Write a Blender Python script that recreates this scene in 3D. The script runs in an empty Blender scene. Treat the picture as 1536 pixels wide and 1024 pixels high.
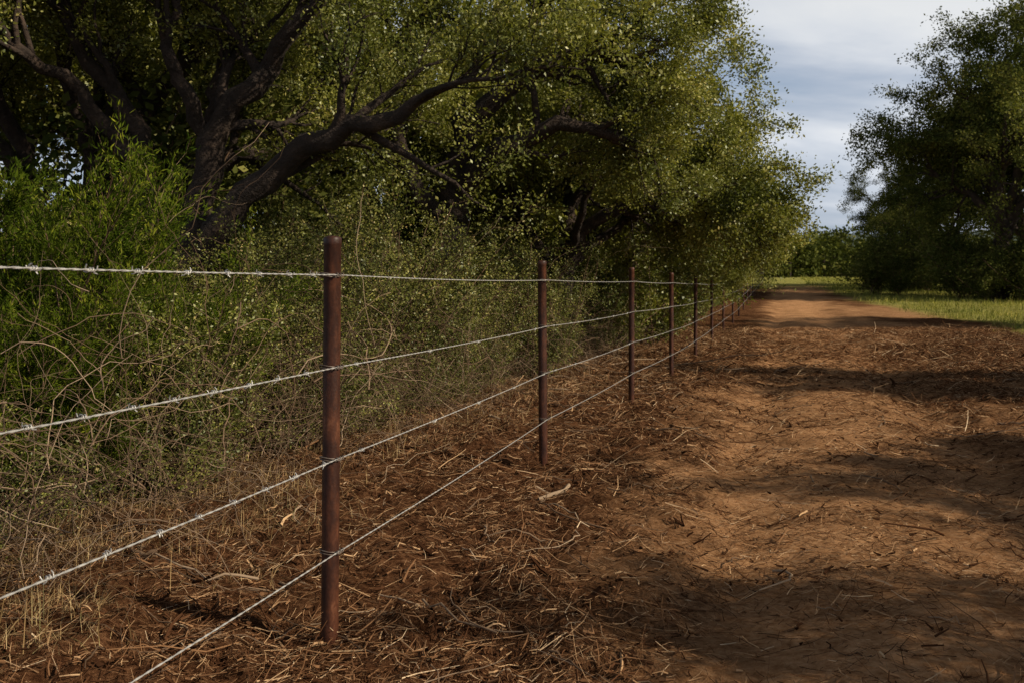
import bpy, math
import numpy as np
from mathutils import Vector

scene = bpy.context.scene
COL = scene.collection
rng = np.random.default_rng(11)

# ------------------------------------------------------------------ noise
def hash2(ix, iy, seed):
    n = (ix*374761393 + iy*668265263 + seed*974634777) & 0xffffffff
    n = ((n ^ (n >> 13))*1274126177) & 0xffffffff
    return ((n ^ (n >> 16)) & 0xffffff)/float(0xffffff)
def vnoise(x, y, seed=0):
    x = np.asarray(x, float); y = np.asarray(y, float)
    ix = np.floor(x).astype(np.int64); iy = np.floor(y).astype(np.int64)
    fx = x-ix; fy = y-iy
    fx = fx*fx*(3-2*fx); fy = fy*fy*(3-2*fy)
    a = hash2(ix, iy, seed); b = hash2(ix+1, iy, seed)
    c = hash2(ix, iy+1, seed); d = hash2(ix+1, iy+1, seed)
    return (a*(1-fx)+b*fx)*(1-fy)+(c*(1-fx)+d*fx)*fy
def fbm(x, y, seed=0, octv=4):
    s = 0; a = .5; f = 1.0
    for i in range(octv):
        s = s + a*(vnoise(x*f+17.3*i, y*f-9.1*i, seed+i)-.5)
        a *= .5; f *= 2.03
    return s
def sstep(a, b, x):
    t = np.clip((x-a)/(b-a), 0, 1)
    return t*t*(3-2*t)
def softplus(x, s):
    return s*np.logaddexp(0, x/s)

# ------------------------------------------------------------------ fence line / terrain
PD = [0.0, 3.44, 6.85, 10.45, 13.4, 17.1, 21.8, 26.8, 31.2]
PX = [-1.50, -.63, .215, 1.253, 2.145, 3.15, 4.38, 5.69, 6.92]
while PD[-1] < 84:
    PD.append(PD[-1]+4.4); PX.append(PX[-1]+1.19)
def fence_x(y):
    y = np.asarray(y, float)
    r = np.interp(y, PD, PX)
    r = np.where(y < 0, -1.5+.2526*y, r)
    return np.where(y > PD[-1], PX[-1]+.27*(y-PD[-1]), r)
def masks(x, y):
    u = x-fence_x(y)
    n = fbm(x*.9, y*.6, 3, 4)
    n2 = fbm(x*.35, y*.25, 9, 3)
    n3 = fbm(x*2.2, y*1.6, 13, 3)
    p = sstep(.5, 1.5, u+n*1.6+n3*1.2)*(1-sstep(3.0, 4.4, u+n*2.5+n3*1.5))
    p2 = sstep(3.0, 4.0, u)*(1-sstep(7.0, 8.0, u+n))*sstep(-.08, .12, n2+n*.6+n3*.3)*.7
    p = np.maximum(p, p2)*(.85+.15*sstep(-.15, .1, n3))
    ub = 7.4-3.4*sstep(24, 62, y)
    g = sstep(ub, ub+1.2, u+n*2.2)
    g = np.maximum(g, sstep(62, 80, y+n*22-np.clip(u, 0, 6)*1.2))
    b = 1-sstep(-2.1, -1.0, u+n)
    return u, p, g, b
def gz(x, y):
    x = np.asarray(x, float); y = np.asarray(y, float)
    u, p, g, b = masks(x, y)
    base = .028*(softplus(y-30, 3.0)-softplus(y-125, 10.0))
    m = (1-p)*(1-.6*g)
    fade = 1/(1+np.abs(y)/40)
    rid = 1-np.abs(fbm(x*2.2, y*2.2, 52, 3))*5
    h = fbm(x*.8, y*.8, 21, 3)*.08 + fbm(x*4.2, y*4.2, 31, 3)*(.045+.105*m) + fbm(x*15, y*15, 41, 2)*(.026+.050*m) + rid*.016*m
    h = h*fade
    h = h - .055*np.exp(-((u-1.4)/.28)**2) - .055*np.exp(-((u-3.0)/.28)**2)
    k = np.exp(-(u/.12)**2)*.7
    return base + h*(1-k)

# ------------------------------------------------------------------ mesh helpers
def quads_obj(name, V, F, mats, rnd=None, midx=None, smooth=False, pattrs=None, link=True, parent=None):
    me = bpy.data.meshes.new(name)
    V = np.ascontiguousarray(V, dtype=np.float32); F = np.ascontiguousarray(F, dtype=np.int32)
    me.vertices.add(len(V)); me.vertices.foreach_set('co', V.ravel())
    me.loops.add(F.size); me.loops.foreach_set('vertex_index', F.ravel())
    me.polygons.add(len(F)); me.polygons.foreach_set('loop_start', np.arange(0, F.size, F.shape[1], dtype=np.int32))
    for m in mats: me.materials.append(m)
    if midx is not None: me.polygons.foreach_set('material_index', np.asarray(midx, dtype=np.int32))
    if smooth is True: me.polygons.foreach_set('use_smooth', np.ones(len(F), dtype=bool))
    elif smooth is not False: me.polygons.foreach_set('use_smooth', np.asarray(smooth, dtype=bool))
    me.update(calc_edges=True)
    if rnd is not None:
        at = me.attributes.new('rnd', 'FLOAT', 'FACE'); at.data.foreach_set('value', np.asarray(rnd, dtype=np.float32))
    if pattrs:
        for k, v in pattrs.items():
            at = me.attributes.new(k, 'FLOAT', 'POINT'); at.data.foreach_set('value', np.asarray(v, dtype=np.float32))
    ob = bpy.data.objects.new(name, me)
    if link: COL.objects.link(ob)
    if parent: ob.parent = parent
    return ob
def unit(v):
    return v/np.maximum(np.linalg.norm(v, axis=-1, keepdims=True), 1e-9)
def tubes(P, R, S=5, cap=False):
    N, K, _ = P.shape
    T = np.empty_like(P)
    T[:, 1:-1] = P[:, 2:]-P[:, :-2]; T[:, 0] = P[:, 1]-P[:, 0]; T[:, -1] = P[:, -1]-P[:, -2]
    T = unit(T)
    ref = np.zeros_like(T)
    m = unit(P[:, -1]-P[:, 0])
    vert = np.abs(m[:, 2]) > .75
    ref[vert] = (1, 0.13, 0); ref[~vert] = (0.05, 0.03, 1)
    A = unit(np.cross(T, ref)); B = np.cross(T, A)
    th = np.arange(S)*2*np.pi/S
    V = P[:, :, None, :] + R[:, :, None, None]*(np.cos(th)[None, None, :, None]*A[:, :, None, :]+np.sin(th)[None, None, :, None]*B[:, :, None, :])
    V = V.reshape(-1, 3)
    n = np.arange(N)[:, None, None]*K*S; k = np.arange(K-1)[None, :, None]*S; s = np.arange(S)[None, None, :]
    s2 = (s+1) % S
    F = np.stack([n+k+s, n+k+s2, n+k+S+s2, n+k+S+s], -1).reshape(-1, 4)
    return V, F
def leaves(rg, C, D, size, wr=.28, spread=1.0):
    n = len(C)
    a = unit(D+rg.normal(size=(n, 3))*spread)
    b = unit(np.cross(a, rg.normal(size=(n, 3))+np.array([0, 0, .6])))
    L = (size*rg.uniform(.6, 1.3, n))[:, None]
    V = np.stack([C, C+a*L*.45+b*L*wr, C+a*L, C+a*L*.45-b*L*wr], 1).reshape(-1, 3)
    F = np.arange(n*4).reshape(-1, 4)
    return V, F
class Acc:
    def __init__(s): s.V=[]; s.F=[]; s.M=[]; s.R=[]; s.S=[]; s.n=0
    def add(s, V, F, m=0, r=None, smooth=False):
        s.V.append(V); s.F.append(F+s.n); s.n += len(V); s.M.append(np.full(len(F), m))
        s.R.append(np.full(len(F), .5) if r is None else r); s.S.append(np.full(len(F), smooth))
    def out(s, name, mats, link=True, parent=None):
        return quads_obj(name, np.concatenate(s.V), np.concatenate(s.F), mats, rnd=np.concatenate(s.R),
                         midx=np.concatenate(s.M), smooth=np.concatenate(s.S), link=link, parent=parent)

# ------------------------------------------------------------------ materials
def newmat(name):
    m = bpy.data.materials.new(name); m.use_nodes = True
    nt = m.node_tree; nt.nodes.clear()
    return m, nt, nt.nodes, nt.links
def ramp(N, stops):
    r = N.new('ShaderNodeValToRGB'); cr = r.color_ramp
    while len(cr.elements) < len(stops): cr.elements.new(.5)
    for e, (p, c) in zip(cr.elements, stops):
        e.position = p; e.color = (*c, 1)
    return r
def noise(N, L, scale, detail=5, vec=None, rough=.6):
    n = N.new('ShaderNodeTexNoise'); n.inputs['Scale'].default_value = scale
    n.inputs['Detail'].default_value = detail; n.inputs['Roughness'].default_value = rough
    if vec is not None: L.new(vec, n.inputs['Vector'])
    return n
def attr(N, name):
    a = N.new('ShaderNodeAttribute'); a.attribute_name = name; return a
def mixc(N, L, f, a, b, mode='MIX'):
    m = N.new('ShaderNodeMix'); m.data_type = 'RGBA'; m.blend_type = mode
    if hasattr(f, 'node'): L.new(f, m.inputs[0])
    else: m.inputs[0].default_value = f
    for s, v in ((6, a), (7, b)):
        if hasattr(v, 'node'): L.new(v, m.inputs[s])
        else: m.inputs[s].default_value = (*v, 1)
    return m.outputs[2]
def leafmat(name, stops, transl=.25, tint=(1.25, 1.3, .6), clump=.9, gloss=0):
    m, nt, N, L = newmat(name)
    r = ramp(N, stops); L.new(attr(N, 'rnd').outputs['Fac'], r.inputs[0])
    tc = N.new('ShaderNodeTexCoord')
    n = noise(N, L, clump, 1, tc.outputs['Object'])
    mr = ramp(N, [(.35, (.56, .62, .56)), (.65, (1.25, 1.18, 1.0))]); L.new(n.outputs[0], mr.inputs[0])
    c = mixc(N, L, 1.0, r.outputs[0], mr.outputs[0], 'MULTIPLY')
    p = N.new('ShaderNodeBsdfDiffuse'); L.new(c, p.inputs[0])
    o = N.new('ShaderNodeOutputMaterial')
    last = p.outputs[0]
    if transl > 0:
        t = N.new('ShaderNodeBsdfTranslucent'); c2 = mixc(N, L, 1.0, c, tint, 'MULTIPLY'); L.new(c2, t.inputs[0])
        mx = N.new('ShaderNodeMixShader'); mx.inputs[0].default_value = transl
        L.new(last, mx.inputs[1]); L.new(t.outputs[0], mx.inputs[2]); last = mx.outputs[0]
    if gloss > 0:
        gl = N.new('ShaderNodeBsdfGlossy'); gl.inputs['Roughness'].default_value = .42; gl.inputs[0].default_value = (.9, .95, .8, 1)
        mx = N.new('ShaderNodeMixShader'); mx.inputs[0].default_value = gloss
        L.new(last, mx.inputs[1]); L.new(gl.outputs[0], mx.inputs[2]); last = mx.outputs[0]
    L.new(last, o.inputs[0])
    return m
def simplemat(name, stops, scale=8, rough=.85, bump=.3, bscale=40, attrname=None, metal=0, detail=6, bdist=.02):
    m, nt, N, L = newmat(name)
    tc = N.new('ShaderNodeTexCoord')
    r = ramp(N, stops)
    if attrname: L.new(attr(N, attrname).outputs['Fac'], r.inputs[0])
    else:
        n = noise(N, L, scale, detail, tc.outputs['Object']); L.new(n.outputs[0], r.inputs[0])
    if attrname and bump == 0:
        p = N.new('ShaderNodeBsdfDiffuse'); L.new(r.outputs[0], p.inputs[0])
    else:
        p = N.new('ShaderNodeBsdfPrincipled'); L.new(r.outputs[0], p.inputs['Base Color'])
        p.inputs['Roughness'].default_value = rough; p.inputs['Metallic'].default_value = metal
    if bump > 0:
        n2 = noise(N, L, bscale, 4, tc.outputs['Object'])
        b = N.new('ShaderNodeBump'); b.inputs['Strength'].default_value = bump; b.inputs['Distance'].default_value = bdist
        L.new(n2.outputs[0], b.inputs['Height']); L.new(b.outputs[0], p.inputs['Normal'])
    o = N.new('ShaderNodeOutputMaterial'); L.new(p.outputs[0], o.inputs[0])
    return m

M_bark = simplemat('bark', [(.3, (.014, .009, .006)), (.55, (.034, .021, .014)), (.75, (.075, .048, .032))], scale=7, bump=.9, bscale=25, bdist=.04, rough=.95)
M_oak = leafmat('oak_leaf', [(0, (.095, .107, .022)), (.45, (.195, .208, .047)), (.8, (.29, .29, .080)), (1, (.42, .37, .16))], transl=.30, gloss=.03)
M_oak2 = leafmat('oak_leaf_dark', [(0, (.050, .064, .018)), (.6, (.115, .130, .036)), (1, (.22, .215, .07))], transl=.15)
M_shrub = leafmat('shrub_leaf', [(0, (.060, .068, .017)), (.5, (.135, .146, .034)), (.85, (.235, .23, .062)), (1, (.37, .29, .14))], clump=2.0, transl=0, gloss=.03)
M_junip = leafmat('juniper_leaf', [(0, (.028, .046, .007)), (.6, (.075, .110, .011)), (1, (.19, .21, .025))], clump=3.0, transl=.12)
M_twig = simplemat('dry_twig', [(0, (.06, .038, .025)), (.5, (.16, .103, .066)), (1, (.42, .31, .21))], attrname='rnd', bump=0)
M_straw = simplemat('straw', [(0, (.030, .013, .007)), (.35, (.095, .043, .021)), (.65, (.26, .140, .070)), (.88, (.55, .36, .20)), (1, (.75, .59, .40))], attrname='rnd', bump=0)
M_dryg = simplemat('dry_grass_blade', [(0, (.10, .06, .022)), (.5, (.28, .185, .085)), (.85, (.46, .34, .18)), (1, (.14, .15, .05))], attrname='rnd', bump=0)
M_grass = leafmat('grass_blade', [(0, (.10, .12, .03)), (.5, (.23, .24, .060)), (.85, (.40, .36, .12)), (1, (.50, .41, .19))], transl=.2, clump=.3)

# ------------------------------------------------------------------ ground
def ground():
    xs = np.concatenate([-(4+np.geomspace(.05, 1500, 90))[::-1], np.arange(-4, 7, .03), 7+np.geomspace(.04, 1500, 130)])
    ys = np.concatenate([-(np.geomspace(.3, 300, 25))[::-1], np.arange(0, 2.4, .15), np.arange(2.4, 8.5, .03), 8.5*np.exp(np.arange(0, 5.3, .006))])
    X, Y = np.meshgrid(xs, ys)
    Z = gz(X, Y)
    u, p, g, b = masks(X, Y)
    V = np.stack([X, Y, Z], -1).reshape(-1, 3)
    nx, ny = len(xs), len(ys)
    i = np.arange(ny-1)[:, None]*nx+np.arange(nx-1)[None, :]
    F = np.stack([i, i+1, i+nx+1, i+nx], -1).reshape(-1, 4)
    m, nt, N, L = newmat('earth')
    tc = N.new('ShaderNodeTexCoord'); O = tc.outputs['Object']
    n1 = noise(N, L, 2.2, 6, O, .65); n2 = noise(N, L, 26, 7, O, .75); n3 = noise(N, L, 110, 4, O, .7)
    mulch = ramp(N, [(.32, (.028, .012, .007)), (.46, (.084, .037, .018)), (.58, (.19, .092, .045)), (.72, (.38, .22, .12))]); L.new(n2.outputs[0], mulch.inputs[0])
    dirt = ramp(N, [(.30, (.24, .108, .047)), (.44, (.49, .255, .118)), (.6, (.65, .375, .192)), (.74, (.77, .52, .32))]); L.new(n2.outputs[0], dirt.inputs[0])
    big = ramp(N, [(.3, (.60, .57, .55)), (.65, (1.12, 1.12, 1.12))]); L.new(n1.outputs[0], big.inputs[0])
    gr = ramp(N, [(.3, (.12, .13, .035)), (.5, (.29, .28, .075)), (.7, (.47, .42, .15))]); L.new(n2.outputs[0], gr.inputs[0])
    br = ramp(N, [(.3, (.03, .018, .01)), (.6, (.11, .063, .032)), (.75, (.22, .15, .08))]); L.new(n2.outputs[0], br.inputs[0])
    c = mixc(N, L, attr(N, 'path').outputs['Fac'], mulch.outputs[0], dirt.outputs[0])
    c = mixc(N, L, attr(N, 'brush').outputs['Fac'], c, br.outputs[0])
    c = mixc(N, L, attr(N, 'grass').outputs['Fac'], c, gr.outputs[0])
    c = mixc(N, L, 1.0, c, big.outputs[0], 'MULTIPLY')
    p_ = N.new('ShaderNodeBsdfDiffuse'); L.new(c, p_.inputs[0]); p_.inputs['Roughness'].default_value = .6
    b1 = N.new('ShaderNodeBump'); b1.inputs['Strength'].default_value = 1; b1.inputs['Distance'].default_value = .04; L.new(n2.outputs[0], b1.inputs['Height'])
    b2 = N.new('ShaderNodeBump'); b2.inputs['Strength'].default_value = .9; b2.inputs['Distance'].default_value = .010; L.new(n3.outputs[0], b2.inputs['Height'])
    L.new(b1.outputs[0], b2.inputs['Normal']); L.new(b2.outputs[0], p_.inputs['Normal'])
    o = N.new('ShaderNodeOutputMaterial'); L.new(p_.outputs[0], o.inputs[0])
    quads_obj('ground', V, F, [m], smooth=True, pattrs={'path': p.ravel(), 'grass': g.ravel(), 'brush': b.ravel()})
ground()

# ------------------------------------------------------------------ ground litter
def strand_lay(rg, n, ymin, ymax, umin, umax, Lmed, rad, K=4, pathkeep=.30, lift=.006, tilt=.12, clumpy=.65, bend=.22, sp=.65):
    y = ymin*np.exp(rg.uniform(0, 1, n)*np.log(ymax/ymin)); u = rg.uniform(umin, umax, n)
    x = fence_x(y)+u
    _, p, g, b = masks(x, y)
    clump = sstep(-.12, .12, fbm(x*2.3, y*2.3, 77, 3))
    keep = rg.uniform(0, 1, n) < (1-(1-pathkeep)*p)*(1-g)*(1-clumpy+clumpy*clump)
    x, y = x[keep], y[keep]; n = len(x)
    sc = np.maximum(1, y/5)**sp
    L_ = Lmed*np.exp(rg.normal(0, .6, n))*sc
    az = rg.uniform(0, 2*np.pi, n); cv = rg.normal(0, bend, n)*L_
    t = np.linspace(-.5, .5, K)
    dx, dy = np.cos(az), np.sin(az)
    bow = (1-4*t**2)
    PX_ = x[:, None]+dx[:, None]*t*L_[:, None]-dy[:, None]*bow*cv[:, None]
    PY_ = y[:, None]+dy[:, None]*t*L_[:, None]+dx[:, None]*bow*cv[:, None]
    PZ_ = gz(PX_, PY_)+np.abs(rg.normal(0, lift, n))[:, None]+.003+((t+.5)*L_[:, None])*np.abs(rg.normal(0, tilt, n))[:, None]
    P = np.stack([PX_, PY_, PZ_], -1)
    R = (rad*np.exp(rg.normal(0, .4, n))*sc)[:, None]*np.linspace(1, .5, K)[None]
    return P, R
def litter():
    A = Acc()
    rg = np.random.default_rng(5)
    P, R = strand_lay(rg, 240000, 2.6, 28, -2.4, 8, .046, .0011, K=3, lift=.008, tilt=.25, bend=.12, pathkeep=.60)
    V, F = tubes(P, R, 3); A.add(V, F, 0, np.repeat(np.clip(rg.beta(1.5, 1.8, len(P)), 0, 1), 6))
    P, R = strand_lay(rg, 16000, 2.6, 20, -2.4, 8, .10, .0016, K=4, lift=.010, tilt=.20, bend=.12, pathkeep=.18)
    V, F = tubes(P, R, 3); A.add(V, F, 0, np.repeat(np.clip(rg.beta(2.4, 2.0, len(P)), 0, 1), 9))
    A.out('straw_litter', [M_straw])
    A = Acc()
    P, R = strand_lay(rg, 38000, 2.6, 20, -1.8, 8, .028, .0042, K=3, lift=.008, tilt=.35, pathkeep=.14)
    V, F = tubes(P, R, 4)
    A.add(V, F, 0, np.repeat(rg.beta(1.4, 3.0, len(P)), 8))
    P, R = strand_lay(rg, 160, 2.8, 9, -1.2, 5, .09, .0055, K=4, lift=.012, tilt=.15, pathkeep=.2, bend=.05, sp=.2)
    V, F = tubes(P, R, 4)
    A.add(V, F, 0, np.repeat(rg.beta(3, 2, len(P)), 12))
    A.out('bark_mulch', [M_straw])
    A = Acc()
    P, R = strand_lay(rg, 650, 2.8, 16, -2.2, 7.5, .26, .0042, K=8, lift=.02, tilt=.08, pathkeep=.15)
    P[:, 1:-1] += rg.normal(0, .007, P[:, 1:-1].shape)
    V, F = tubes(P, R, 5); A.add(V, F, 0, np.repeat(rg.beta(2.5, 2, len(P)), 35), True)
    A.out('fallen_sticks', [M_twig])
litter()

# ------------------------------------------------------------------ grasses
def blades(name, n, ymin, ymax, umin, umax, hmed, w, mat, dens, seed, lean=.5):
    rg = np.random.default_rng(seed)
    y = ymin*np.exp(rg.uniform(0, 1, n)*np.log(ymax/ymin)); u = rg.uniform(umin, umax, n)
    x = fence_x(y)+u
    keep = rg.uniform(0, 1, n) < dens(x, y, u)
    x, y = x[keep], y[keep]; n = len(x)
    sc = np.maximum(1, y/7)**.5
    h = hmed*np.exp(rg.normal(0, .5, n)); az = rg.uniform(0, 2*np.pi, n); ln = np.abs(rg.normal(0, lean, n))
    z = gz(x, y)
    d = np.stack([np.cos(az), np.sin(az), 0*az], -1); q = np.stack([-np.sin(az+.6), np.cos(az+.6), 0*az], -1)*(w*sc)[:, None]
    B = np.stack([x, y, z-.01], -1)
    M = B+d*(ln*h*.45)[:, None]+np.stack([0*h, 0*h, h*.6/(1+ln*.4)], -1)
    T = B+d*(ln*h)[:, None]+np.stack([0*h, 0*h, h*(1-.38*ln.clip(0, 2.3))], -1)
    V = np.stack([B-q, B+q, M+q*.7, M-q*.7, T+q*.1, T-q*.1], 1).reshape(-1, 3)
    i = np.arange(n)[:, None]*6
    F = np.concatenate([i+np.array([0, 1, 2, 3]), i+np.array([3, 2, 4, 5])], 0)
    r = rg.beta(2, 2, n)
    quads_obj(name, V, F, [mat], rnd=np.concatenate([r, r]))
blades('dry_grass', 65000, 2.9, 45, -3.4, -.4, .09, .0017, M_dryg,
       lambda x, y, u: sstep(-.4, -1.7, u+fbm(x*2, y*2, 5, 3)*2.4)*.9*sstep(-.15, .1, fbm(x*3, y*3, 66, 2)), 3, lean=1.3)
blades('meadow_grass', 110000, 12, 110, 3.5, 26, .13, .005, M_grass,
       lambda x, y, u: masks(x, y)[2]*(.35+.65*sstep(-.1, .1, fbm(x*.8, y*.8, 15, 3))), 4)

# ------------------------------------------------------------------ plants
def resample(pts, K, rg, wob):
    pts = np.array(pts, float)
    p = np.vstack([2*pts[0]-pts[1], pts, 2*pts[-1]-pts[-2]])
    seg = len(pts)-1
    t = np.linspace(0, seg-1e-6, K); i = t.astype(int); f = (t-i)[:, None]
    a, b, c, d = p[i], p[i+1], p[i+2], p[i+3]
    out = .5*((2*b)+(-a+c)*f+(2*a-5*b+4*c-d)*f**2+(-a+3*b-3*c+d)*f**3)
    w = rg.normal(0, wob, (K, 3)); w[0] = 0
    return out+w
def spawn(rg, P, R, n, Lr, tmin, tmax, ang, up, K=6, wob=.22, curl=0., rs=.6, rmin=.004, bias=(0, 0, 0)):
    N, k, _ = P.shape
    ln = np.linalg.norm(P[:, -1]-P[:, 0], axis=-1)+.01
    idx = rg.choice(N, n, p=ln/ln.sum())
    t = rg.uniform(tmin, tmax, n)*(k-1); i = np.minimum(t.astype(int), k-2); f = (t-i)
    base = P[idx, i]*(1-f)[:, None]+P[idx, i+1]*f[:, None]
    tan = unit(P[idx, i+1]-P[idx, i])
    r = np.maximum((R[idx, i]*(1-f)+R[idx, i+1]*f)*rs, rmin)
    d = unit(tan+unit(rg.normal(size=(n, 3)))*ang+np.array([0, 0, up])+np.array(bias))
    Ls = rg.uniform(Lr[0], Lr[1], n)[:, None]
    Q = np.empty((n, K, 3)); Q[:, 0] = base
    for j in range(1, K):
        Q[:, j] = Q[:, j-1]+d*Ls/(K-1)
        d = unit(d+rg.normal(0, wob, (n, 3))+np.array([0, 0, curl]))
    return Q, r[:, None]*np.linspace(1, .2, K)[None]
def tree_mesh(name, seed, limbs, n=(40, 260, 1500), L=((.8, 1.7), (.45, .85), (.18, .42)), lpt=90, leaf=.04, jit=.08,
              mats=None, up=.25, bias=(0, 0, 0), wr=.28, spread=1.0, droop=-.03, zcut=None, zmin=None, xkeep=99., rs1=.6, pk=.08):
    rg = np.random.default_rng(seed)
    A = Acc()
    K = 16
    LP = np.stack([resample(l[0], K, rg, .035) for l in limbs])
    LR = np.stack([np.linspace(l[1], l[2], K) for l in limbs])
    LR *= 1+rg.normal(0, .05, LR.shape)
    for q, l in enumerate(limbs):
        if not (len(l) > 3 and l[3] == 'trunk'): LR[q, -3:] *= (.8, .55, .15)
    V, F = tubes(LP, LR, 10); A.add(V, F, 0, None, True)
    main = np.array([not (len(l) > 3 and l[3] == 'trunk') for l in limbs])
    P1, R1 = spawn(rg, LP[main], LR[main], n[0], L[0], .35, 1., .9, up, K=8, wob=.20, rs=rs1, bias=bias)
    P2, R2 = spawn(rg, P1, R1, n[1], L[1], .25, 1., .95, up*.6, K=6, wob=.25, rs=.6, bias=bias)
    P3, R3 = spawn(rg, P2, R2, n[2], L[2], .15, 1., 1.0, up*.4, K=4, wob=.3, rs=.5, curl=droop, rmin=.0025)
    def open_side(P, pk):
        e = P[:, -1]
        return (e[:, 1] > .1) | (e[:, 2] > zcut+rg.normal(0, .15, len(P))) | (e[:, 0] > xkeep) | (rg.uniform(0, 1, len(P)) < pk)
    if zcut is not None:
        k2 = open_side(P2, .25); P2, R2 = P2[k2], R2[k2]
        k3 = open_side(P3, pk); P3, R3 = P3[k3], R3[k3]
    if zmin is not None:
        keep = P3[:, 3, 2] > zmin; P3, R3 = P3[keep], R3[keep]
    V, F = tubes(P1, R1, 6); A.add(V, F, 0, None, True)
    V, F = tubes(P2, R2, 4); A.add(V, F, 0, None, True)
    V, F = tubes(P3, R3, 3); A.add(V, F, 0, None, True)
    m = len(P3)*lpt
    idx = np.repeat(np.arange(len(P3)), lpt)
    t = rg.uniform(.1, 1, m)*3; i = np.minimum(t.astype(int), 2); f = (t-i)[:, None]
    C = P3[idx, i]*(1-f)+P3[idx, i+1]*f+rg.normal(0, jit, (m, 3))*np.array([1, 1, .75])
    D = unit(P3[idx, 3]-P3[idx, 0])
    V, F = leaves(rg, C, D, leaf, wr, spread)
    rc = rg.normal(0, .16, len(P3))[idx]
    A.add(V, F, 1, np.clip(rg.beta(2, 2.3, m)+rc, 0, 1))
    return A.out(name, mats or [M_bark, M_oak], link=False).data
def place(mesh, name, x, y, s=1., rot=0., z=None, sx=1.0):
    ob = bpy.data.objects.new(name, mesh); COL.objects.link(ob)
    ob.location = (x, y, (float(gz(x, y))-.05) if z is None else z)
    ob.scale = (s*sx, s, s); ob.rotation_euler = (0, 0, rot)
    return ob

# tree 1 (near left), local coordinates around its base
T1 = [([(0, 0, -.1), (-.02, 0, .9), (.0, 0, 1.55)], .20, .18, 'trunk'),
      ([(0, 0, 1.2), (.25, -.1, 1.75), (.75, -.3, 2.25), (1.35, -.5, 2.58), (1.95, -.7, 2.72), (2.5, -.9, 3.0)], .17, .04),
      ([(0, 0, 1.3), (.02, .1, 2.1), (.25, .0, 2.75), (.7, -.1, 3.3), (1.2, -.3, 3.75), (1.7, -.4, 4.4)], .17, .045),
      ([(-.05, 0, 1.3), (-.45, .1, 2.0), (-.6, .1, 2.8), (-1.1, .0, 3.6), (-1.5, 0, 4.5)], .14, .04),
      ([(.15, .1, 2.5), (.1, .4, 3.3), (.3, .9, 4.2), (.2, 1.2, 5.2)], .08, .025),
      ([(.20, -.02, 2.6), (-.05, -.2, 3.1), (-.15, -.3, 3.6), (.1, -.4, 4.2)], .08, .03),
      ([(-.5, .05, 2.3), (-.9, -.1, 2.9), (-1.4, -.5, 3.4), (-1.6, -1.0, 4.0)], .09, .025)]
m1 = tree_mesh('live_oak_a', 1, T1, n=(50, 380, 2600), lpt=72, leaf=.038, bias=(.08, .08, .1), zcut=3.2, zmin=1.9, rs1=.58, pk=.13)
place(m1, 'live_oak_tree', -2.95, 9.2)
place(m1, 'live_oak_tree', -4.5, 10.4, 1.0, .35)
T2 = [([(0, 0, -.1), (-.05, 0, 1.0), (.05, 0, 1.9), (.1, 0, 2.3)], .24, .21, 'trunk'),
      ([(.08, 0, 2.1), (.25, -.2, 2.65), (.75, -.5, 3.0), (1.45, -.7, 3.25), (2.0, -.8, 3.2), (2.5, -.6, 3.0)], .19, .035),
      ([(.08, 0, 2.2), (.15, -.2, 3.1), (.75, -.5, 3.8), (1.6, -.7, 4.2), (2.2, -.7, 4.05), (2.7, -.5, 3.8)], .19, .035),
      ([(0, 0, 2.0), (-.5, -.2, 2.8), (-.65, -.3, 3.5), (-.6, -.2, 4.4), (-.2, -.1, 5.2)], .16, .03),
      ([(.1, 0, 3.0), (.2, .4, 3.9), (.6, .7, 4.9), (.9, .6, 5.8)], .11, .03),
      ([(0, .1, 2.2), (-.9, .0, 3.2), (-1.6, .1, 4.2), (-2.0, .5, 5.0)], .13, .03),
      ([(.5, -.3, 3.6), (.9, -.6, 4.3), (1.3, -1.0, 5.0), (1.6, -1.0, 5.3)], .09, .02),
      ([(.3, .1, 2.8), (1.0, .9, 3.4), (1.8, 1.4, 3.7), (2.4, 1.6, 3.6)], .10, .025)]
m2 = tree_mesh('live_oak_b', 2, T2, n=(76, 540, 3500), lpt=66, leaf=.043, bias=(.05, .14, .08), zcut=4.25, zmin=2.3, xkeep=2.05, rs1=.6, pk=.07)
place(m2, 'live_oak_tree', -.85, 13.0)
def generic_limbs(seed, lean=(.5, 0), low=0):
    rg = np.random.default_rng(seed)
    out = [([(0, 0, -.2), (.03, .05, .8), (.1, 0, 1.5)], .20, .16, 'trunk')]
    for k in range(8):
        a = k*2*math.pi/8+rg.uniform(-.3, .3); rr = rg.uniform(1.7, 2.9) if k % 2 else rg.uniform(.8, 1.8)
        h = (rg.uniform(3.0, 4.2) if k % 2 else rg.uniform(4.4, 5.6))-low
        dx, dy = math.cos(a)+lean[0]*.5, math.sin(a)+lean[1]*.5
        out.append(([(.05, 0, 1.2+.1*k*.5), (.25*rr*dx, .25*rr*dy, 1.6+.25*(h-1.6)+.2), (.6*rr*dx, .6*rr*dy, 1.6+.65*(h-1.6)), (rr*dx, rr*dy, h)], .11, .025))
    return out
mg1 = tree_mesh('live_oak_c', 5, generic_limbs(5), n=(80, 420, 1600), lpt=46, leaf=.066, jit=.10)
mg2 = tree_mesh('live_oak_d', 6, generic_limbs(6, (0, .3)), n=(80, 420, 1600), lpt=46, leaf=.066, jit=.10)
mg3 = tree_mesh('live_oak_e', 8, generic_limbs(8, (0, 0)), n=(90, 520, 2300), lpt=46, leaf=.062, jit=.09, up=-.05, mats=[M_bark, M_oak2])
mfar = tree_mesh('live_oak_g', 15, generic_limbs(15, (.1, 0), .5), n=(80, 340, 1150), lpt=34, leaf=.10, jit=.10, up=-.1)

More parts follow.
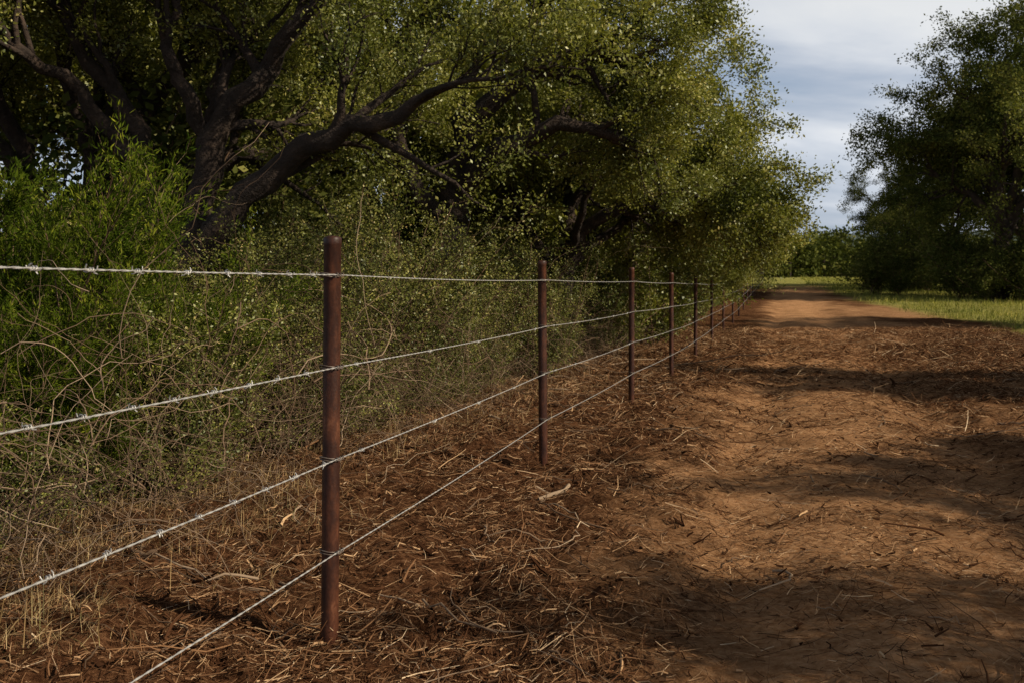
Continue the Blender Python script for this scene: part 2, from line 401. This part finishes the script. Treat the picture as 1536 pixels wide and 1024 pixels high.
# tree row along the fence
T3 = [([(0, 0, -.1), (-.05, 0, 1.0), (.05, 0, 1.7)], .17, .14, 'trunk'),
      ([(.0, 0, 1.5), (.4, -.2, 2.3), (1.1, -.3, 2.75), (1.9, -.4, 2.8), (2.6, -.5, 2.6)], .14, .03),
      ([(.0, 0, 1.5), (.1, 0, 2.6), (.7, 0, 3.4), (1.5, -.1, 3.9), (2.0, -.1, 4.0)], .13, .03),
      ([(0, 0, 1.4), (-.6, .1, 2.2), (-1.2, .1, 3.1), (-1.5, 0, 4.0)], .12, .03),
      ([(.0, 0, 2.2), (.1, .6, 3.3), (.3, .9, 4.3), (.6, .8, 4.8)], .09, .02),
      ([(0, 0, 1.6), (.7, .5, 2.2), (1.5, .8, 2.5), (2.2, .9, 2.3)], .10, .025),
      ([(0, 0, 1.7), (.2, -.8, 2.5), (.5, -1.5, 3.3), (1.0, -1.9, 3.9)], .08, .02)]
m3 = tree_mesh('live_oak_f', 3, T3, n=(76, 480, 2700), lpt=50, leaf=.056, jit=.09, bias=(.06, .05, -.1), zcut=2.9, zmin=1.2, xkeep=1.8)
place(m3, 'live_oak_tree', .9, 16.5, 1.0)
place(m3, 'live_oak_tree', 2.3, 20.5, .90, .25)
r_ = np.random.default_rng(77)
for k, y in enumerate([25, 29.5, 34.5, 40, 46, 52, 59, 67, 76]):
    x = float(fence_x(y))-2.0+r_.uniform(-.4, .3)
    place(mfar if k > 1 else m3, 'live_oak_tree', x, y, (.66 if k < 2 else .70)+r_.uniform(-.04, .05), r_.uniform(-.3, .3))
# second row, behind
for k, (x, y, s) in enumerate([(-7.5, 12.5, 1.25), (-4.6, 14.5, 1.2), (-2.2, 18.5, 1.30), (-7.5, 19, 1.7),
                               (-.2, 22.5, 1.1), (.6, 28, 1.2), (2.8, 34, 1.1)]):
    place([mg2, mg1, mfar][k % 3], 'live_oak_tree', x, y, s, 1.7*k)
# right side oaks
for (x, y, s, rot, m) in [(24.6, 50, 2.3, .4, mg3), (30, 51, 2.7, 2.1, mg3), (26.0, 66, 1.35, 3.0, mg3), (32.5, 74, 1.7, 1.0, mg3), (33, 64, 2.2, 4.0, mg3)]:
    place(m, 'oak_tree', x, y, s, rot)
# oaks out of frame to the right that dapple the track
for (x, y, s, rot, m) in [(8.2, 1.0, .78, .3, mg1), (5.2, .4, .60, 1.3, mg2), (8.2, 4.6, .74, 2.2, mg2), (11.2, 10.4, .98, 4.1, mg1), (20.3, 27.5, 1.5, 1.2, mg2)]:
    place(m, 'oak_tree', x, y, s, rot)

# shrubs
def shrub_mesh(name, seed, ns=26, hr=(1.2, 2.3), n2=260, lpt=55, leaf=.026, mats=None, spread=.35, curl=-.05, jit=.035, wr=.28, lspread=1.0, L2=(.2, .55), up=.1, twigm=0):
    rg = np.random.default_rng(seed); A = Acc()
    base = np.zeros((ns, 3)); base[:, :2] = rg.normal(0, .16, (ns, 2)); base[:, 2] = -.05
    K = 8; P = np.empty((ns, K, 3)); P[:, 0] = base
    d = unit(np.stack([rg.normal(0, spread, ns), rg.normal(0, spread, ns), np.ones(ns)], -1))
    Ls = rg.uniform(hr[0], hr[1], ns)[:, None]
    for j in range(1, K):
        P[:, j] = P[:, j-1]+d*Ls/(K-1); d = unit(d+rg.normal(0, .14, (ns, 3))+np.array([0, 0, curl]))
    R = rg.uniform(.005, .012, ns)[:, None]*np.linspace(1, .3, K)
    V, F = tubes(P, R, 4); A.add(V, F, 0, rg.uniform(0, .7, len(F)), True)
    P2, R2 = spawn(rg, P, R, n2, L2, .12, 1., .9, up, K=5, wob=.22, rs=.5, rmin=.0018, curl=curl*.5)
    V, F = tubes(P2, R2, 3); A.add(V, F, 0, rg.uniform(0, .9, len(F)), True)
    m = n2*lpt; idx = np.repeat(np.arange(n2), lpt)
    t = rg.uniform(.1, 1, m)*4; i = np.minimum(t.astype(int), 3); f = (t-i)[:, None]
    C = P2[idx, i]*(1-f)+P2[idx, i+1]*f+rg.normal(0, jit, (m, 3))
    D = unit(P2[idx, 4]-P2[idx, 0])
    V, F = leaves(rg, C, D, leaf, wr, lspread)
    A.add(V, F, 1, np.clip(rg.beta(2, 2.3, m)+rg.normal(0, .15, n2)[idx], 0, 1))
    return A.out(name, mats or [M_twig, M_shrub], link=False).data
s1 = shrub_mesh('brush_a', 31, n2=400, lpt=56, leaf=.030)
s2 = shrub_mesh('brush_b', 32, ns=34, hr=(1.5, 2.7), n2=460, lpt=54, leaf=.030)
s3 = shrub_mesh('brush_c', 33, ns=42, hr=(.9, 1.9), n2=300, lpt=22, leaf=.026, spread=.5)
sf = shrub_mesh('brush_d', 35, ns=20, hr=(1.3, 2.4), n2=260, lpt=34, leaf=.055, jit=.06, mats=[M_twig, M_oak])
sfd = shrub_mesh('brush_e', 36, ns=20, hr=(1.3, 2.4), n2=280, lpt=30, leaf=.065, jit=.09, mats=[M_twig, M_oak2])
sj = shrub_mesh('juniper_a', 34, ns=36, hr=(1.0, 2.2), n2=900, lpt=76, leaf=.042, mats=[M_twig, M_junip], spread=.34, curl=0.0, jit=.020, wr=.10, lspread=.5, L2=(.15, .45), up=.5)
rs_ = np.random.default_rng(9)
y = 3.9
while y < 80:
    for row in range(3 if y < 20 else 2):
        u = -1.75-row*.95-rs_.uniform(0, .5)
        yy = y+rs_.uniform(-.3, .3)
        if yy > 18: m = sf; sc = rs_.uniform(.95, 1.25); u += .35
        elif row == 0: m = [s3, s1, s3, s2, s3][int(rs_.integers(0, 5))]; sc = rs_.uniform(.42, .68)
        else: m = [s1, s2, s1][int(rs_.integers(0, 3))]; sc = rs_.uniform(.52, .74)*(1.0 if yy < 9 else 1.3)
        ro = rs_.uniform(0, 6.28); sx = rs_.uniform(1.0, 1.35)
        if yy < 6.6 and row > 0: continue
        if yy < 5.6: sc *= .8
        place(m, 'brush_shrub', float(fence_x(yy))+u, yy, sc, ro, sx=sx)
    y += .70*max(1, (y/8)**.8)
for (x, y, s, m) in [(-1.25, 9.8, .95, s2), (-.65, 10.6, .62, s1), (-3.9, 7.8, .85, s2), (0.3, 13.2, .9, s1), (-1.9, 11.5, 1.0, s2), (-1.5, 8.2, .75, s1)]:
    place(m, 'brush_shrub', x, y, s, x*5)
for k in range(16):
    yy = 10.5+k*1.4
    place(sfd, 'brush_shrub', float(fence_x(yy))-5.2-rs_.uniform(0, 1.0), yy, rs_.uniform(1.3, 1.7), rs_.uniform(0, 6), sx=1.3)
for (x, y, s, r) in [(-2.55, 5.9, .92, .3), (-3.05, 6.2, 1.06, 2.3), (-3.5, 5.9, 1.05, 4), (-2.6, 5.1, .68, 1), (-2.1, 6.3, .74, 5), (-2.45, 5.4, .6, 2)]:
    place(sj, 'juniper_bush', x, y, s, r)
for k in range(22):
    x = 20.5+rs_.uniform(0, 1)*12; yy = 49+rs_.uniform(-2, 3)+(x-20)*.1
    if x < 22.2: yy += 8
    place(sfd, 'brush_shrub', x, yy, rs_.uniform(1.2, 2.0), rs_.uniform(0, 6), sx=1.4)
for k in range(12):
    place(sfd, 'brush_shrub', 25+rs_.uniform(0, 9), 66+rs_.uniform(-3, 10), rs_.uniform(1.2, 2.0), rs_.uniform(0, 6), sx=1.4)

# dry vines hanging through the brush
def vines():
    rg = np.random.default_rng(12); A = Acc()
    n = 1500; K = 14
    y = 3.6*np.exp(rg.uniform(0, 1, n)*np.log(24/3.6)); u = -1.1-np.abs(rg.normal(0, .5, n))
    x = fence_x(y)+u
    P = np.empty((n, K, 3)); P[:, 0] = np.stack([x, y, gz(x, y)+np.abs(rg.normal(0, .5, n))], -1)
    d = unit(np.stack([rg.normal(0, .6, n), rg.normal(0, .6, n), rg.uniform(-.3, 1.2, n)], -1)); Ls = rg.uniform(.4, 1.4, n)[:, None]
    for j in range(1, K):
        P[:, j] = P[:, j-1]+d*Ls/(K-1); d = unit(d+rg.normal(0, .22, (n, 3))+np.array([0, 0, -.09]))
    P[:, :, 2] = np.maximum(P[:, :, 2], gz(P[:, :, 0], P[:, :, 1])+.01)
    R = (np.exp(rg.normal(0, .5, n))*.0017)[:, None]*np.linspace(1, .5, K)
    V, F = tubes(P, R, 3); A.add(V, F, 0, np.repeat(rg.beta(2.0, 2.0, n), (K-1)*3), True)
    A.out('dry_vines', [M_twig])
vines()

# ------------------------------------------------------------------ distance
def distant():
    rg = np.random.default_rng(50); A = Acc()
    n = 120
    x = rg.uniform(-20, 110, n); y = rg.uniform(112, 150, n); s = rg.uniform(2.2, 4.2, n)
    for i in range(n):
        h = s[i]*rg.uniform(1.0, 1.35)
        m = 900; d = unit(rg.normal(size=(m, 3))); r = rg.uniform(.65, 1, m)**.5
        lob = 1+.28*np.sin(d[:, 0]*5+i)*np.cos(d[:, 2]*6+i*2)+.12*rg.normal(size=m)
        C = d*(r*lob)[:, None]*np.array([s[i], s[i], h*.62])+np.array([x[i], y[i], float(gz(x[i], y[i]))+h*.62])
        V, F = leaves(rg, C, d, .5, .35, 1.0); A.add(V, F, 1, np.clip(rg.beta(2, 2, m)+rg.normal(0, .12), 0, 1))
        P = np.array([[[x[i], y[i], 1.5], [x[i]+.1, y[i], 3.5], [x[i]+.2, y[i], 5]]]); V, F = tubes(P, np.array([[.25, .2, .1]]), 6); A.add(V, F, 0)
    A.out('distant_trees', [M_bark, M_oak2])
    xs = np.linspace(-500, 900, 120); ys = np.linspace(420, 900, 40)
    X, Y = np.meshgrid(xs, ys)
    Z = 1.5+ 38*np.sin((Y-420)/480*np.pi).clip(0)**.8*(.85+.5*fbm(X*.006, Y*.006, 60, 3))+fbm(X*.08, Y*.08, 61, 3)*7
    nx, ny = 120, 40; i = np.arange(ny-1)[:, None]*nx+np.arange(nx-1)[None, :]
    F = np.stack([i, i+1, i+nx+1, i+nx], -1).reshape(-1, 4)
    mh = simplemat('hazy_hill_woods', [(.35, (.05, .075, .065)), (.65, (.10, .13, .11))], scale=.06, bump=.5, bscale=.2, bdist=3)  # blue-green distance haze is mixed into the woods' base colour
    quads_obj('hill', np.stack([X, Y, Z], -1).reshape(-1, 3), F, [mh], smooth=True)
distant()

# ------------------------------------------------------------------ fence
def fence():
    root = bpy.data.objects.new('wire_fence', None); COL.objects.link(root)
    m, nt, N, L = newmat('rusty_pipe')
    tc = N.new('ShaderNodeTexCoord'); O = tc.outputs['Object']
    mp = N.new('ShaderNodeMapping'); mp.inputs['Scale'].default_value = (1, 1, .35); L.new(O, mp.inputs[0])
    n = noise(N, L, 18, 8, mp.outputs[0], .75); n2 = noise(N, L, 120, 4, O, .6)
    r = ramp(N, [(.3, (.016, .006, .005)), (.48, (.040, .014, .008)), (.60, (.085, .029, .014)), (.75, (.22, .09, .045))]); L.new(n.outputs[0], r.inputs[0])
    p = N.new('ShaderNodeBsdfPrincipled'); L.new(r.outputs[0], p.inputs['Base Color']); p.inputs['Roughness'].default_value = .45
    p.inputs['Specular IOR Level'].default_value = .35
    b = N.new('ShaderNodeBump'); b.inputs['Strength'].default_value = .35; b.inputs['Distance'].default_value = .003; L.new(n2.outputs[0], b.inputs['Height']); L.new(b.outputs[0], p.inputs['Normal'])
    o = N.new('ShaderNodeOutputMaterial'); L.new(p.outputs[0], o.inputs[0])
    M_post = m
    M_wire = simplemat('galvanised_wire', [(.3, (.40, .39, .37)), (.7, (.66, .64, .61))], scale=60, rough=.38, bump=0, metal=.4)
    WZ = [1.27, .955, .64, .32]
    rp = np.random.default_rng(4)
    bases = []
    for k, (x, y) in enumerate(zip(PX, PD)):
        z0 = float(gz(x, y)); bases.append((x, y, z0))
        H = 1.40+(0 if k < 3 else rp.uniform(-.02, .02)); R = .030
        S = 28
        prof = [(R, -.3), (R, 0), (R, H*.33), (R, H*.66), (R, H-.030), (R*1.03, H-.028), (R*1.05, H-.020), (R*1.05, H-.006), (R*.98, H), (R*.6, H+.004), (R*.02, H+.006)]
        tx, ty = rp.normal(0, .004), rp.normal(0, .004)
        V = []
        for (rr, zz) in prof:
            for s in range(S):
                a = 2*math.pi*s/S
                V.append((x+rr*math.cos(a)+tx*zz, y+rr*math.sin(a)+ty*zz, z0+zz))
        F = []
        for q in range(len(prof)-1):
            for s in range(S):
                F.append((q*S+s, q*S+(s+1) % S, (q+1)*S+(s+1) % S, (q+1)*S+s))
        quads_obj('post_%d' % (k+1), np.array(V), np.array(F), [M_post], smooth=True, parent=root)
    A = Acc(); AB = Acc(); AC = Acc()
    for k in range(len(bases)-1):
        a = np.array(bases[k]); b = np.array(bases[k+1])
        dv = b-a; Ln = np.linalg.norm(dv); t3 = dv/Ln
        side = unit(np.cross(t3, [0, 0, 1.])); upv = np.cross(side, t3)
        off = side*.036
        for w, wz in enumerate(WZ):
            K = 220 if k < 3 else (60 if k < 6 else 8)
            s = np.linspace(0, 1, K)
            sag = -.010*4*s*(1-s)*(1+.3*math.sin(k*3+w))
            c = a+dv*s[:, None]+off+np.array([0, 0, wz])+np.stack([0*s, 0*s, sag], -1)
            if k < 3:
                ph = s*Ln/.085*2*math.pi+w
                for q in (0, math.pi):
                    P = c+.0012*(np.cos(ph+q)[:, None]*side+np.sin(ph+q)[:, None]*upv)
                    V, F = tubes(P[None], np.full((1, K), .0016), 6); A.add(V, F, 0, None, True)
            else:
                V, F = tubes(c[None], np.full((1, K), .0030), 5); A.add(V, F, 0, None, True)
            if k < 3 and not (w == 3) and not (k > 0 and w == 0):
                step = .19 if k == 0 else .75
                dd = .10+.05*w
                while dd < Ln-.08:
                    ss = dd/Ln; ci = a+dv*ss+off+np.array([0, 0, wz-.04*ss*(1-ss)*1.0])
                    e = .012 if k == 0 else .008
                    tt = np.linspace(0, 1, 26); an = tt*2*math.pi*2.6+dd*40
                    rad = np.full(26, .0042); rad[0] = e; rad[1] = .007; rad[-1] = e; rad[-2] = .007
                    P = ci+t3*((tt-.5)*.024)[:, None]+rad[:, None]*(np.cos(an)[:, None]*side+np.sin(an)[:, None]*upv)
                    V, F = tubes(P[None], np.full((1, 26), .0014), 5); AB.add(V, F, 0, None, True)
                    an = an+1.7
                    P = ci+t3*((tt-.5)*.022+.002)[:, None]+rad[:, None]*(np.cos(an)[:, None]*side+np.sin(an)[:, None]*upv)
                    V, F = tubes(P[None], np.full((1, 26), .0013), 5); AB.add(V, F, 0, None, True)
                    dd += step*float(rp.uniform(.85, 1.15))
    for k, (x, y, z0) in enumerate(bases):
        dv = np.array(bases[min(k+1, len(bases)-1)])-np.array(bases[min(k, len(bases)-2)]); t3 = unit(dv); side = unit(np.cross(t3, [0, 0, 1.]))
        for wz in WZ:
            for dz in (-.005, .004):
                th = np.linspace(0, 2*math.pi, 33); rr = .0335
                P = np.stack([x+rr*np.cos(th), y+rr*np.sin(th), z0+wz+dz+.003*np.sin(2*th)], -1)
                V, F = tubes(P[None], np.full((1, 33), .0024), 5); AC.add(V, F, 0, None, True)
            th = np.linspace(0, 5*math.pi, 40)
            c0 = np.array([x, y, z0+wz])+side*.038
            P = c0+t3*np.linspace(-.028, .028, 40)[:, None]+.0060*(np.cos(th)[:, None]*side+np.sin(th)[:, None]*np.array([0, 0, 1.]))
            V, F = tubes(P[None], np.full((1, 40), .0022), 5); AC.add(V, F, 0, None, True)
    A.out('wires', [M_wire], parent=root)
    AB.out('barbs', [M_wire], parent=root)
    M_clip = simplemat('tie_wire', [(.3, (.08, .05, .035)), (.7, (.24, .20, .17))], scale=50, rough=.5, bump=0, metal=.4)
    AC.out('tie_clips', [M_clip], parent=root)
fence()

# ------------------------------------------------------------------ light & sky
AZ = math.radians(114); EL = math.radians(34)
s = Vector((math.sin(AZ)*math.cos(EL), math.cos(AZ)*math.cos(EL), math.sin(EL)))
ld = bpy.data.lights.new('sun', 'SUN'); ld.energy = 5.0; ld.angle = math.radians(.5); ld.color = (1.0, .87, .67)
lo = bpy.data.objects.new('sun', ld); COL.objects.link(lo); lo.rotation_euler = s.to_track_quat('Z', 'Y').to_euler(); lo.location = (20, 5, 20)

w = bpy.data.worlds.new('World'); scene.world = w; w.use_nodes = True
nt = w.node_tree; N = nt.nodes; L = nt.links; N.clear()
sky = N.new('ShaderNodeTexSky'); sky.sky_type = 'NISHITA'; sky.sun_disc = False; sky.sun_elevation = EL; sky.sun_rotation = AZ
sky.air_density = 1.2; sky.dust_density = 1.5
b1 = N.new('ShaderNodeBackground'); b1.inputs[1].default_value = .07; L.new(sky.outputs[0], b1.inputs[0])
tc = N.new('ShaderNodeTexCoord'); sp = N.new('ShaderNodeSeparateXYZ'); L.new(tc.outputs['Generated'], sp.inputs[0])
def mth(op, a, b=None):
    n = N.new('ShaderNodeMath'); n.operation = op
    for i, v in enumerate((a, b)):
        if v is None: continue
        if hasattr(v, 'node'): L.new(v, n.inputs[i])
        else: n.inputs[i].default_value = v
    return n.outputs[0]
zz = mth('ADD', mth('MAXIMUM', sp.outputs[2], 0.0), .30)
cx = mth('DIVIDE', sp.outputs[0], zz); cy = mth('DIVIDE', sp.outputs[1], zz)
cb = N.new('ShaderNodeCombineXYZ'); L.new(mth('ADD', mth('MULTIPLY', cx, 1.5), mth('MULTIPLY', cy, -.5)), cb.inputs[0]); L.new(mth('MULTIPLY', cy, 2.0), cb.inputs[1])
cb.inputs[2].default_value = 1.7
n1 = noise(N, L, 1.0, 6, cb.outputs[0], .52)
n1.inputs['Distortion'].default_value = .35
fac = ramp(N, [(.30, (.5, .5, .5)), (.60, (1, 1, 1))]); L.new(n1.outputs[0], fac.inputs[0])
cc = ramp(N, [(.36, (.36, .46, .63)), (.48, (.50, .56, .67)), (.66, (.76, .78, .80))]); L.new(n1.outputs[0], cc.inputs[0])
el = ramp(N, [(0, (1, 1, 1)), (.12, (1, 1, 1)), (.30, (.88, .88, .88)), (.5, (.34, .34, .34)), (.9, (.19, .19, .19))]); L.new(sp.outputs[2], el.inputs[0])
c = mixc(N, L, 1.0, cc.outputs[0], el.outputs[0], 'MULTIPLY')
b2 = N.new('ShaderNodeBackground'); L.new(c, b2.inputs[0]); b2.inputs[1].default_value = 1.12
mx = N.new('ShaderNodeMixShader'); L.new(fac.outputs[0], mx.inputs[0]); L.new(b1.outputs[0], mx.inputs[1]); L.new(b2.outputs[0], mx.inputs[2])
o = N.new('ShaderNodeOutputWorld'); L.new(mx.outputs[0], o.inputs[0])

# ------------------------------------------------------------------ camera
cd = bpy.data.cameras.new('camera'); cam = bpy.data.objects.new('camera', cd); COL.objects.link(cam)
cd.sensor_width = 36; cd.lens = 35; cd.shift_y = -82/1536
cd.clip_start = .05; cd.clip_end = 5000
cam.location = (0, 0, 1.22); cam.rotation_euler = (math.radians(90), 0, 0)
cd.dof.use_dof = True; cd.dof.focus_distance = 4.2; cd.dof.aperture_fstop = 8
scene.camera = cam
scene.view_settings.view_transform = 'Standard'; scene.view_settings.look = 'None'; scene.view_settings.exposure = 0
